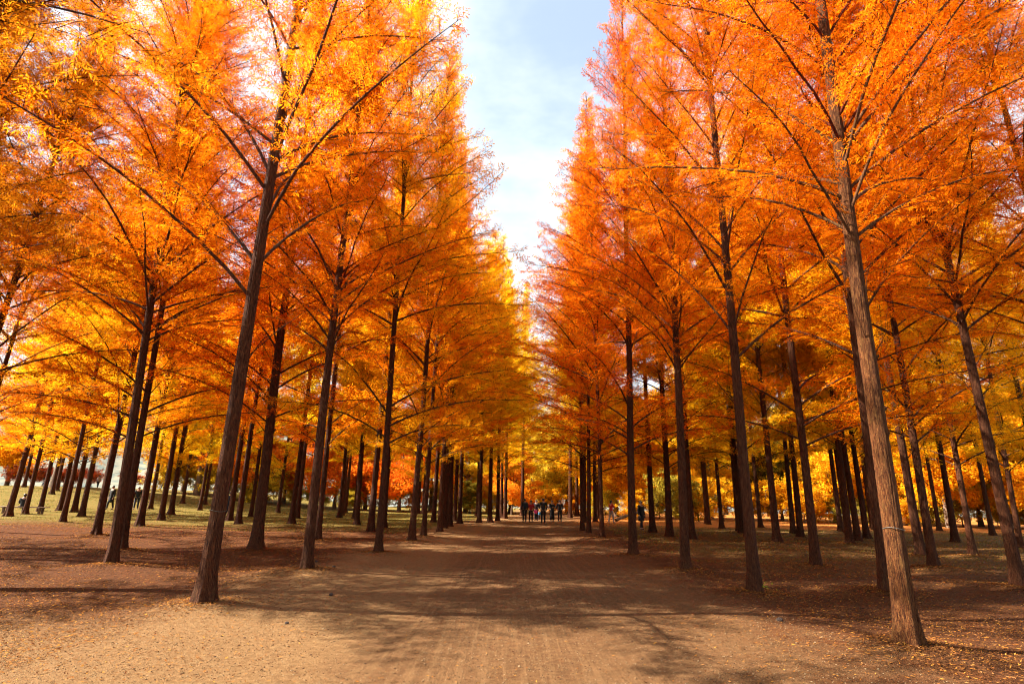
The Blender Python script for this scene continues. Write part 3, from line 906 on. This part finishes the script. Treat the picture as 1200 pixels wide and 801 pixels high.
GD, RD, YG, OG, DG, GO = (.93, .54, .02), (.93, .25, .02), (.78, .66, .06), (.92, .33, .02), (.05, .07, .02), (.92, .45, .015)
B = [
 (2, 72, 'sparse yellow-leaved tree at the far left edge before the river', GO, 0, .8, False),
 (212, 80, 'bright golden maple on the far grass left of the nearest verge tree', GD, 0, 1.0, False),
 (252, 84, 'orange maple half behind the nearest left verge tree', OG, 1, .9, False),
 (290, 76, 'scarlet maple right behind the half-hidden dark-coated walker', RD, 2, 1.0, False),
 (332, 80, 'scarlet maple between the flared dark redwood and the second verge tree', RD, 0, .9, True),
 (392, 78, 'red-orange maple with pale trunk right of the second left verge tree', (.93, .22, .02), 2, 1.05, True),
 (428, 82, 'orange maple behind the third left verge tree', OG, 0, .9, True),
 (468, 74, 'pale slim-trunked orange maple between the third and fourth verge trees', (.82, .19, .02), 2, 1.0, True),
 (505, 84, 'pale-trunked orange tree behind the fifth left verge tree', OG, 1, .95, True),
 (546, 80, 'yellow-green tree behind the gap before the lone verge redwood', YG, 1, .95, True),
 (572, 86, 'tawny tree with pale trunk behind the thin stems at the bend', GO, 0, 1.0, True),
 (600, 70, 'orange maple at the bend left of the walkers', (.93, .38, .03), 2, .6, False),
 (625, 96, 'yellow-green tree standing behind the red-coated walker in the group', YG, 0, .95, False),
 (648, 104, 'olive-yellow tree behind the black-coated women', (.5, .42, .05), 1, .9, True),
 (664, 84, 'olive-yellow pale-trunked tree right of the black-coated women', YG, 0, .9, True),
 (688, 92, 'orange tree behind the touching pair of trunks', OG, 2, 1.0, False),
 (722, 78, 'yellow tree behind the red-jacketed walker', GD, 0, 1.0, False),
 (752, 74, 'dark-limbed golden tree behind the hidden walker', GO, 2, 1.1, False),
 (792, 80, 'golden tree behind the sunlit-striped redwood', GD, 0, 1.0, False),
 (832, 76, 'golden tree with pale trunk midway along the right edge of the wood', GD, 1, .85, True),
 (868, 84, 'yellow-green tree left of the dark evergreen', YG, 0, 1.0, False),
 (946, 78, 'golden-green tree just right of the dark evergreen', (.6, .44, .03), 2, 1.05, False),
 (978, 70, 'bright golden tree behind the five slanting trunks', GD, 0, .95, False),
 (1024, 72, 'broad golden tree left behind the nearest right redwood', GD, 2, 1.1, False),
 (1062, 66, 'golden tree with a pale curved stem right behind the nearest right redwood', GD, 0, .9, True),
 (1108, 60, 'broad grey-trunked golden tree at the orange leaf strip', GO, 1, .8, True),
 (1145, 66, 'amber tree behind the slanting redwood with sunlit ground', OG, 2, 1.0, False),
 (1180, 62, 'yellow-green tree behind the dark slanting redwood at the right edge', YG, 0, .9, False),
 (1225, 58, 'amber tree showing at the right edge above the leaf strip', GO, 2, 1.0, False),
]
for row in B: broad(row[0], row[1] * (.86 if row[0] > 700 else .93), *row[2:])
for k, (px, d) in enumerate([(270, 104), (360, 106), (410, 108), (450, 104), (530, 108), (585, 112), (612, 124), (640, 130), (676, 118), (705, 106), (740, 104), (775, 100), (815, 102), (850, 98), (900, 100), (925, 96), (960, 94), (1000, 92), (1045, 88), (1085, 84), (1130, 82), (1165, 80), (1205, 78), (1250, 76)]):
    lf = px < 600
    broad(px, d, 'hazy ' + ('red or orange tree of the second row behind the left maples' if lf else 'gold or olive tree of the second row behind the right wood'),
          [OG, RD, YG][k % 3] if lf else [GD, YG, GO, YG][k % 4], k % 3, .95 + .1 * (k % 3), k % 2 == 0,
          'second row of trees behind the ' + ('left maples' if lf else 'right wood'))
# tall pale poplars far left
for px, d, lb in ((59, 60, 'thick pale-barked poplar standing on the sunlit left grass'), (229, 70, 'pale slim poplar behind a thin dark redwood at the golden maple')):
    t = broad(px, d, lb, GO, 1, 1.25, True, 'pale poplars on the left grass', 'poplar_tree')
t = broad(915, 66, 'dark green evergreen bush-like tree among the golden trees at right', DG, 2, .78, False, None, 'evergreen_tree')
t = broad(551, 66, 'small dark green evergreen beside the lone left verge redwood', DG, 2, .3, False, None, 'evergreen_tree')

# low red shrubs on the river bank
tk, cr_ = make_broad(9, 1.7, 1.5, 5000, .11, .25)
tkm = tk.mesh('stem', True); tkm.materials.append(M_TWIG)
for k, (px, d) in enumerate(((8, 66), (30, 68), (43, 66), (68, 67), (84, 69), (104, 68), (150, 70))):
    p = at_dist(px, d)
    t = empty('shrub', p, k * 1.3)
    tag(t, 'low pink-red shrub on the far left bank above the grass', 'shrub', 'pink-red shrubs along the far left bank')
    for nm, me in (('stem', tkm), ('foliage', cr_)):
        o = bpy.data.objects.new(nm, me); COL.objects.link(o); o.parent = t; o.color = (.62, .10, .07, 1) if nm == 'foliage' else (1, 1, 1, 1)

tk, cr_ = make_broad(21, 3.6, 2.6, 12000, .17, .3)
tkm = tk.mesh('stem', True); tkm.materials.append(M_TWIG)
rr = random.Random(3)
for k in range(46):
    px = -20 + k * 28 + rr.uniform(-9, 9)
    if px < 190: continue
    d = rr.uniform(68, 80) if px < 690 else rr.uniform(52, 64)
    p = at_dist(px, d)
    t = empty('bush', p, k * 1.3)
    lf = px < 690
    tag(t, 'waist-high to tall leafy bush in the undergrowth ' + ('behind the left maples' if lf else 'behind the right wood'), 'bush', 'undergrowth bushes ' + ('behind the left maples' if lf else 'behind the right wood'))
    sc_ = rr.uniform(.6, 1.15)
    col = [(.85, .46, .02), (.42, .40, .05), (.8, .3, .03), (.6, .5, .04)][rr.randrange(4)] if lf else [(.8, .46, .02), (.5, .44, .04), (.3, .3, .05), (.85, .5, .02)][rr.randrange(4)]
    for nm, me in (('stem', tkm), ('foliage', cr_)):
        o = bpy.data.objects.new(nm, me); COL.objects.link(o); o.parent = t; o.scale = (sc_,) * 3
        o.color = (*col, 1) if nm == 'foliage' else (1, 1, 1, 1)

# ------------------------------------------------------------------ bench, log, cones
M_WOOD = plain('weathered_plank', (.13, .07, .04), .8, .35, 14)


def box(acc, c, h, rot=None):
    s = np.array([[-1, -1, -1], [1, -1, -1], [1, 1, -1], [-1, 1, -1], [-1, -1, 1], [1, -1, 1], [1, 1, 1], [-1, 1, 1]], float) * np.array(h) + np.array(c)
    acc.add(s, np.array([[0, 3, 2, 1], [4, 5, 6, 7], [0, 1, 5, 4], [1, 2, 6, 5], [2, 3, 7, 6], [3, 0, 4, 7]]))


def bevel(o, w):
    md = o.modifiers.new('bevel', 'BEVEL'); md.width = w; md.segments = 2
    return o


bp, _ = ground_at(26, 602)
bench = empty('plank_bench', bp, R(6))
tag(bench, 'long low backless plank bench in the left wood, someone seated on it', 'bench')
A = Acc()
for k in range(3): box(A, (0, -.17 + k * .17, .43), (1.4, .075, .028))
bevel(link('seat', A.mesh('seat'), [M_WOOD], bench), .008)
for sx in (-1.05, 1.05):
    A = Acc(); box(A, (sx, -.15, .19), (.06, .05, .21)); box(A, (sx, .15, .19), (.06, .05, .21)); box(A, (sx, 0, .375), (.055, .25, .025))
    bevel(link('leg', A.mesh('leg'), [M_WOOD], bench), .008)

p0 = at_dist(721, 48); p1 = at_dist(741, 50)
s = np.linspace(0, 1, 12)
LP = np.stack([p0.x + (p1.x - p0.x) * s * 1.6, p0.y + (p1.y - p0.y) * s, p0.z + .14 + 1.0 * s ** 1.2 + .06 * np.sin(s * 7)], -1)[None]
v, q = tubes(LP, (.13 - .05 * s)[None], 12)
tag(link('fallen_log', mesh_np('fallen_log', v, q, smooth_shade=True), [M_PALE]), 'pale fallen log tilted upward right of the red-jacketed walker', 'log')

ico = bmesh.new(); bmesh.ops.create_icosphere(ico, subdivisions=3, radius=1)
for w_ in ico.verts:
    n_ = mnoise.fractal(w_.co * 3.1, 1, 2, 3)
    w_.co *= 1 + .3 * n_ + .1 * math.sin(w_.co.z * 14) * math.cos(8 * math.atan2(w_.co.y, w_.co.x))
cone_me = bpy.data.meshes.new('cone'); ico.to_mesh(cone_me); ico.free()
cone_me.materials.append(plain('dark_clod', (.035, .02, .014), .95, .4, 40))
for px, py, sz_, lb in ((388, 698, .032, 'dark cone-like clod lying on the pale sand right of the nearest left redwood'), (391, 666, .035, 'small dark clod on the sand right of the second left verge redwood'),
                        (371, 658, .035, 'small dark clod at the shade edge behind the second left verge redwood'), (336, 731, .02, 'tiny dark clod on the pale sand, nearest of the clods to the camera'),
                        (914, 727, .035, 'dark flat clod on the brown verge right of the second right redwood')):
    p, _ = ground_at(px, py)
    o = link('soil_clod', cone_me, (), None, (p.x, p.y, float(gz(p.x, p.y)) + sz_ * .45)); o.scale = (sz_ * 1.2, sz_, sz_ * .75); o.rotation_euler.z = px
    tag(o, lb, 'clod', 'dark clods lying on the verges')

# green sprig at the foot of the second right redwood
p, _ = ground_at(893, 700)
k = 44
sp = RNG.normal(0, 1, (k, 3)) * np.array([.08, .05, .0]) + np.array([p.x, p.y, float(gz(p.x, p.y)) + .03]); sp[:, 2] += RNG.random(k) * .14
v, q = frond_quads(sp, norm(RNG.normal(0, 1, (k, 3)) + np.array([0, 0, .3])), norm(RNG.normal(0, .5, (k, 3)) + np.array([0, 0, 1.])), RNG.uniform(.03, .06, k), RNG.uniform(.02, .035, k), np.zeros(k))
tag(link('green_sprig', mesh_np('green_sprig', v, q), [island_mat('sprig_leaf', [(.3, .34, .04), (.2, .28, .03), (.42, .38, .05)], .4)]), 'tiny yellow-green leafy sprig sprouting at the foot of a right verge redwood', 'sprig')

# fallen bare stick on the right
p, _ = ground_at(1002, 712); p2, _ = ground_at(1012, 722)
s = np.linspace(0, 1, 10)
LP = np.stack([p.x + (p2.x - p.x) * s + .03 * np.sin(s * 5), p.y + (p2.y - p.y) * s, float(gz(p.x, p.y)) + .03 + .04 * np.sin(s * 3.1)], -1)
L2 = np.stack([LP[5] + (LP[9] - LP[5])[[1, 0, 2]] * np.array([-1, 1, 1]) * t_ * 1.2 + np.array([0, 0, .05 * t_]) for t_ in s])
v, q = tubes(np.stack([LP, L2]), np.tile(.006 - .004 * s, (2, 1)), 5)
tag(link('fallen_stick', mesh_np('fallen_stick', v, q, smooth_shade=True), [M_BARK]), 'thin brown forked stick lying in the brown litter left of the nearest right redwood', 'stick')

# ------------------------------------------------------------------ people
def skin_mesh(name, pts, edges, rad, level=2):
    me = bpy.data.meshes.new('tmp'); me.from_pydata([tuple(a) for a in pts], edges, [])
    o = bpy.data.objects.new('tmp', me); COL.objects.link(o)
    md = o.modifiers.new('s', 'SKIN'); md.use_smooth_shade = True
    sv = me.skin_vertices[0].data
    for i, r_ in enumerate(rad):
        r_ = (r_, r_) if not isinstance(r_, tuple) else r_
        sv[i].radius = r_; sv[i].use_root = (i == 0)
    sb = o.modifiers.new('u', 'SUBSURF'); sb.levels = level; sb.render_levels = level
    dg = bpy.context.evaluated_depsgraph_get()
    res = bpy.data.meshes.new_from_object(o.evaluated_get(dg)); res.name = name
    bpy.data.objects.remove(o); bpy.data.meshes.remove(me)
    return res


M_SKIN = plain('skin', (.30, .16, .10), .5, .08, 60)
M_HAIR = plain('dark_hair', (.012, .009, .008), .5, .3, 60)
CLOTH = {k: plain('cloth_' + k, c, .85, .2, 40) for k, c in dict(black=(.004, .004, .005), navy=(.006, .008, .016), red=(.36, .012, .012), pink=(.7, .06, .28), blue=(.03, .22, .42), grey=(.3, .28, .27), white=(.25, .22, .2), coral=(.38, .02, .012), denim=(.01, .016, .035), brown=(.12, .07, .04)).items()}
M_SHOE = plain('shoe_rubber', (.02, .018, .017), .6, .2)


def person(pos, hgt, face, label, top='black', legs='black', pose='stand', coat=False, longhair=False, arms='down', shoes=None, group=None, skirt=False):
    """face = heading of the front, 0 looks at +Y (away from the camera)"""
    t = empty('person', pos, face)
    tag(t, label, 'person', group)
    k = hgt / 1.72
    sit = pose == 'sit'
    hz = .50 if sit else .92
    step = .16 if pose == 'walk' else .02
    def P(x, y, z): return (x * k, y * k, z * k)
    dz = hz - .92
    tor = [P(0, 0, .92 + dz), P(0, .005, 1.08 + dz), P(0, .01, 1.25 + dz), P(0, 0, 1.42 + dz), P(0, .01, 1.50 + dz), P(0, .025, 1.60 + dz), P(0, .025, 1.66 + dz)]
    torr = [(.15, .11), (.135, .10), (.16, .115), (.13, .09), (.052, .055), (.078, .092), (.06, .075)]
    leg_pts = []
    for sx in (-1, 1):
        if sit:
            leg_pts.append([P(.09 * sx, .03, .88 + dz), P(.11 * sx, .42, .50), P(.11 * sx, .44, .09), P(.11 * sx, .6, .035)])
        else:
            leg_pts.append([P(.095 * sx, 0, .86), P(.105 * sx, step * sx * .6 + .02, .49), P(.11 * sx, step * sx - .02, .09), P(.125 * sx, step * sx + .13, .035)])
    arm_pts = []
    for sx in (-1, 1):
        if arms == 'down': pts_ = [(.185, 0, 1.41), (.235, -.02, 1.13), (.235, .06, .88), (.23, .09, .81)]
        elif arms == 'front': pts_ = [(.185, 0, 1.41), (.235, .02, 1.14), (.12, .2, 1.12), (.06, .24, 1.16)]
        elif arms == 'pocket': pts_ = [(.185, 0, 1.41), (.275, -.06, 1.15), (.2, .06, .98), (.17, .09, .93)]
        else: pts_ = [(.185, 0, 1.41), (.25, .1, 1.18), (.12, .24, 1.38), (.07, .26, 1.46)]
        arm_pts.append([P(x_ * sx, y_, z_ + dz) for x_, y_, z_ in pts_])
    # one continuous body
    pts = list(tor); ed = [(i, i + 1) for i in range(6)]; rad = [(a * k, b * k) for a, b in torr]
    for a in leg_pts:
        b0 = len(pts); pts += a; ed += [(0, b0), (b0, b0 + 1), (b0 + 1, b0 + 2), (b0 + 2, b0 + 3)]; rad += [.085 * k, .058 * k, .04 * k, .033 * k]
    for a in arm_pts:
        b0 = len(pts); pts += a; ed += [(3, b0), (b0, b0 + 1), (b0 + 1, b0 + 2), (b0 + 2, b0 + 3)]; rad += [.055 * k, .042 * k, .03 * k, (.036 * k, .022 * k)]
    bm_ = skin_mesh('body', pts, ed, rad)
    A = bmesh.new(); A.from_mesh(bm_)
    # fingers, thumb, nose
    for a in arm_pts:
        w0 = Vector(a[3]); d = (Vector(a[3]) - Vector(a[2])).normalized(); sd = d.cross(Vector((0, 1, .2))).normalized()
        for f in range(5):
            off = sd * (.012 * (f - 1.5)) * k if f < 4 else sd * (-.034 * k)
            base = w0 + off - d * (.02 * k if f == 4 else 0); dd = d if f < 4 else (d - sd * .7).normalized()
            ln_ = (.075, .085, .08, .06, .055)[f] * k
            mt = Matrix.Translation(base + dd * ln_ / 2) @ Vector((0, 0, 1)).rotation_difference(dd).to_matrix().to_4x4()
            bmesh.ops.create_cone(A, cap_ends=True, segments=6, radius1=.009 * k, radius2=.006 * k, depth=ln_, matrix=mt)
    hd = Vector(tor[5])
    bmesh.ops.create_cone(A, cap_ends=True, segments=6, radius1=.016 * k, radius2=.006 * k, depth=.045 * k, matrix=Matrix.Translation(hd + Vector((0, .1 * k, 0))) @ Matrix.Rotation(R(20), 4, 'X'))
    for sx in (-1, 1):
        bmesh.ops.create_uvsphere(A, u_segments=6, v_segments=4, radius=.02 * k, matrix=Matrix.Translation(hd + Vector((.083 * sx * k, 0, 0))) @ Matrix.Diagonal((.5, 1, 1.6, 1)))
    A.to_mesh(bm_); A.free()
    link('body', bm_, [M_SKIN], t, smooth_shade=True)
    for sx in (-1, 1):
        A = bmesh.new(); bmesh.ops.create_uvsphere(A, u_segments=8, v_segments=6, radius=.012 * k, matrix=Matrix.Translation(hd + Vector((.032 * sx * k, .088 * k, .022 * k))))
        me = bpy.data.meshes.new('eye'); A.to_mesh(me); A.free(); link('eye', me, [M_HAIR], t)
    # jacket
    pts = [P(0, 0, .86 + dz), tor[1], tor[2], tor[3], P(0, .008, 1.46 + dz)]; ed = [(0, 1), (1, 2), (2, 3), (3, 4)]; rad = [(.182 * k, .13 * k), (.16 * k, .122 * k), (.178 * k, .132 * k), (.142 * k, .105 * k), (.07 * k, .068 * k)]
    for a in arm_pts:
        b0 = len(pts); pts += a[:3]; ed += [(3, b0), (b0, b0 + 1), (b0 + 1, b0 + 2)]; rad += [.075 * k, .058 * k, .046 * k]
    link('jacket', skin_mesh('jacket', pts, ed, rad), [CLOTH[top]], t)
    if coat or skirt:
        prof = [(1.0, .172, .135), (.86, .19, .15), (.7, .20, .16), (.5, .205, .165)] if coat else [(1.0, .165, .125), (.8, .185, .145), (.5, .2, .16), (.18, .215, .175)]
        n_ = 20; vs = []
        for (z_, rx, ry) in prof:
            for i in range(n_):
                a = i / n_ * 6.28318; f = 1 + .05 * math.sin(a * 5) * (1.0 - z_)
                vs.append(P(rx * f * math.cos(a), ry * f * math.sin(a), z_))
        for (z_, rx, ry) in reversed(prof):
            for i in range(n_):
                a = i / n_ * 6.28318; vs.append(P((rx - .012) * math.cos(a), (ry - .012) * math.sin(a), z_))
        qs = [[r_ * n_ + i, r_ * n_ + (i + 1) % n_, (r_ + 1) * n_ + (i + 1) % n_, (r_ + 1) * n_ + i] for r_ in range(2 * len(prof) - 1) for i in range(n_)]
        link('coat_skirt' if coat else 'skirt', mesh_np('skirt', vs, qs, smooth_shade=True), [CLOTH[top if coat else legs]], t)
    # trousers
    pts = [P(0, 0, 1.0 + dz)] ; ed = []; rad = [(.155 * k, .12 * k)]
    for a in leg_pts:
        b0 = len(pts); pts += a[:3]; ed += [(0, b0), (b0, b0 + 1), (b0 + 1, b0 + 2)]; rad += [.103 * k, .078 * k, .062 * k]
    link('trousers', skin_mesh('trousers', pts, ed, rad), [CLOTH[legs]], t)
    for a in leg_pts:
        pts = [Vector(a[2]) + Vector((0, -.05, -.035)) * k, Vector(a[2]) + Vector((0, .03, -.04)) * k, Vector(a[3]) + Vector((0, .03, .005)) * k]
        link('shoe', skin_mesh('shoe', pts, [(0, 1), (1, 2)], [(.042 * k, .045 * k), (.046 * k, .05 * k), (.042 * k, .034 * k)], 1), [shoes or M_SHOE], t)
    A = bmesh.new(); bmesh.ops.create_uvsphere(A, u_segments=16, v_segments=10, radius=1)
    for w_ in list(A.verts):
        if w_.co.z < -.15 and w_.co.y > -.1: A.verts.remove(w_)
    for w_ in A.verts:
        drop = 2.6 if (longhair and w_.co.z < 0) else 1.0
        w_.co = Vector((w_.co.x * .094 * k, (w_.co.y * .106 - .012) * k, w_.co.z * .108 * drop * k)) + hd + Vector((0, 0, .03 * k))
    me = bpy.data.meshes.new('hair'); A.to_mesh(me); A.free(); link('hair', me, [M_HAIR], t, smooth_shade=True)
    return t


def gp(px, py):
    p, _ = ground_at(px, py); return p


AWAY, TOWARD = 0.0, math.pi
PG = 'people gathered where the track bends'
person(gp(614.6, 611.3), 1.72, AWAY + .3, 'person in navy jacket and black trousers with a backpack, leftmost of the group', 'navy', 'black', arms='down', group=PG)
person(gp(622, 611.2), 1.62, AWAY - .3, 'person in red jacket and black trousers, seen from behind in the group', 'red', 'black', arms='front', group=PG)
person(gp(628.3, 609.6), 1.62, TOWARD, 'person in dark top facing the camera behind the pink-clad child', 'navy', 'denim', arms='front', group=PG)
person(gp(627.3, 609.5) + Vector((0, -.45, 0)), 1.0, AWAY + .5, 'small child in pink jacket beside the person in red', 'pink', 'black', arms='front', group=PG)
person(gp(631.5, 609) + Vector((0, -.3, 0)), .8, TOWARD, 'tiny child in blue jacket between the pink child and the man in black', 'blue', 'navy', arms='down', group=PG)
person(gp(636.5, 613.8), 1.76, AWAY, 'tall person all in black, nearest the camera on the track', 'black', 'black', 'walk', arms='pocket', group=PG)
person(gp(647, 611), 1.62, TOWARD + .4, 'long-haired person in black jacket and long black skirt, second from right in the group', 'black', 'black', longhair=True, arms='front', skirt=True, group=PG, shoes=CLOTH['white'])
person(gp(656, 611.2), 1.66, TOWARD + .2, 'long-haired person in black coat and black trousers, rightmost of the group', 'black', 'black', longhair=True, arms='pocket', group=PG)
# backpack worn by the first one
p = gp(614.6, 611.3)
A = Acc(); box(A, (0, 0, 0), (.14, .085, .21))
bo = link('backpack', A.mesh('backpack'), [CLOTH['navy']], None, (p.x + .05, p.y - .19, p.z + 1.2)); bo.rotation_euler.z = .3; bevel(bo, .05).modifiers[0].segments = 4
tag(bo, 'dark navy backpack on the back of the leftmost person on the track', 'backpack')
person(gp(716.5, 612.8), 1.66, AWAY - 1.0, 'person in coral red jacket and pale trousers walking among the right trees', 'coral', 'white', 'walk', arms='phone', shoes=CLOTH['white'])
person(gp(752, 620), 1.68, TOWARD + .6, 'person in black half hidden behind the fourth right verge redwood', 'black', 'black', 'walk', coat=True)
person(gp(128, 596.5), 1.72, TOWARD - .3, 'person in long dark coat strolling left of the crossing pair of trunks', 'black', 'black', 'walk', coat=True)
person(gp(158.5, 597), 1.72, TOWARD + .5, 'person in dark jacket leaning past the trunk right of the crossing pair', 'black', 'denim', 'walk')
person(gp(266, 606), 1.74, -1.2, 'person in dark coat with blue collar behind a thin trunk in the left wood', 'navy', 'denim', 'walk', coat=True)
tag_seat = person(bp + Vector((-.1, .0, -.02)), 1.68, .3, 'person in dark clothes on the plank bench, mostly behind a trunk', 'black', 'black', 'sit', arms='front')
person(at_dist(49, 62), 1.3, 1.6, 'person in blue seated on the far left bank near the shrubs', 'blue', 'denim', 'sit', arms='front')
person(at_dist(224, 84), 1.2, AWAY, 'small dark far figure in front of the golden maple', 'black', 'denim', 'walk')
person(at_dist(186.5, 72), 1.5, -1.0, 'far figure in blue left of the golden maple', 'blue', 'denim', 'walk')
person(at_dist(110, 66), 1.4, 1.2, 'far figure in grey on the bank behind the flared-root redwood', 'grey', 'navy', 'walk')

# ------------------------------------------------------------------ light
SUN_AZ, SUN_EL = R(-94), R(38)     # azimuth from the view direction, minus is left
sv = Vector((math.sin(SUN_AZ) * math.cos(SUN_EL), math.cos(SUN_AZ) * math.cos(SUN_EL), math.sin(SUN_EL)))
sl = bpy.data.lights.new('sun', 'SUN'); sl.energy = 5.0; sl.angle = R(.5); sl.color = (1, .92, .78)
so = bpy.data.objects.new('sun', sl); COL.objects.link(so)
so.rotation_euler = (-sv).to_track_quat('-Z', 'Y').to_euler()
w = bpy.data.worlds.new('World'); scene.world = w; w.use_nodes = True
nt = w.node_tree; nt.nodes.clear()
out = nt.nodes.new('ShaderNodeOutputWorld'); bg = nt.nodes.new('ShaderNodeBackground')
sky = nt.nodes.new('ShaderNodeTexSky'); sky.sky_type = 'NISHITA'; sky.sun_disc = False
sky.sun_elevation = SUN_EL; sky.sun_rotation = SUN_AZ % (2 * math.pi)
tc = nt.nodes.new('ShaderNodeTexCoord')
cn = noise_n(nt, tc.outputs['Generated'], 1.6, 6, .55, (1, 1, 2.2))
cf = maprange(nt, cn, .36, .58, .35, 1.0)
c = mix_col(nt, cf, sky.outputs[0], (3.3, 3.65, 3.85))
nt.links.new(c, bg.inputs[0]); bg.inputs[1].default_value = .072
nt.links.new(bg.outputs[0], out.inputs[0])

scene.view_settings.view_transform = 'Standard'
scene.view_settings.look = 'None'
scene.view_settings.exposure = 2.3
scene.view_settings.gamma = 1
scene.view_settings.use_curve_mapping = False
scene.cycles.max_bounces = 12
scene.cycles.diffuse_bounces = 10
scene.cycles.use_adaptive_sampling = True
scene.cycles.adaptive_threshold = .025
scene.cycles.filter_width = 1.1
scene.cycles.denoising_prefilter = 'FAST'
scene.cycles.glossy_bounces = 2
scene.cycles.transmission_bounces = 2
scene.cycles.transparent_max_bounces = 4
scene.cycles.caustics_reflective = False
scene.cycles.caustics_refractive = False
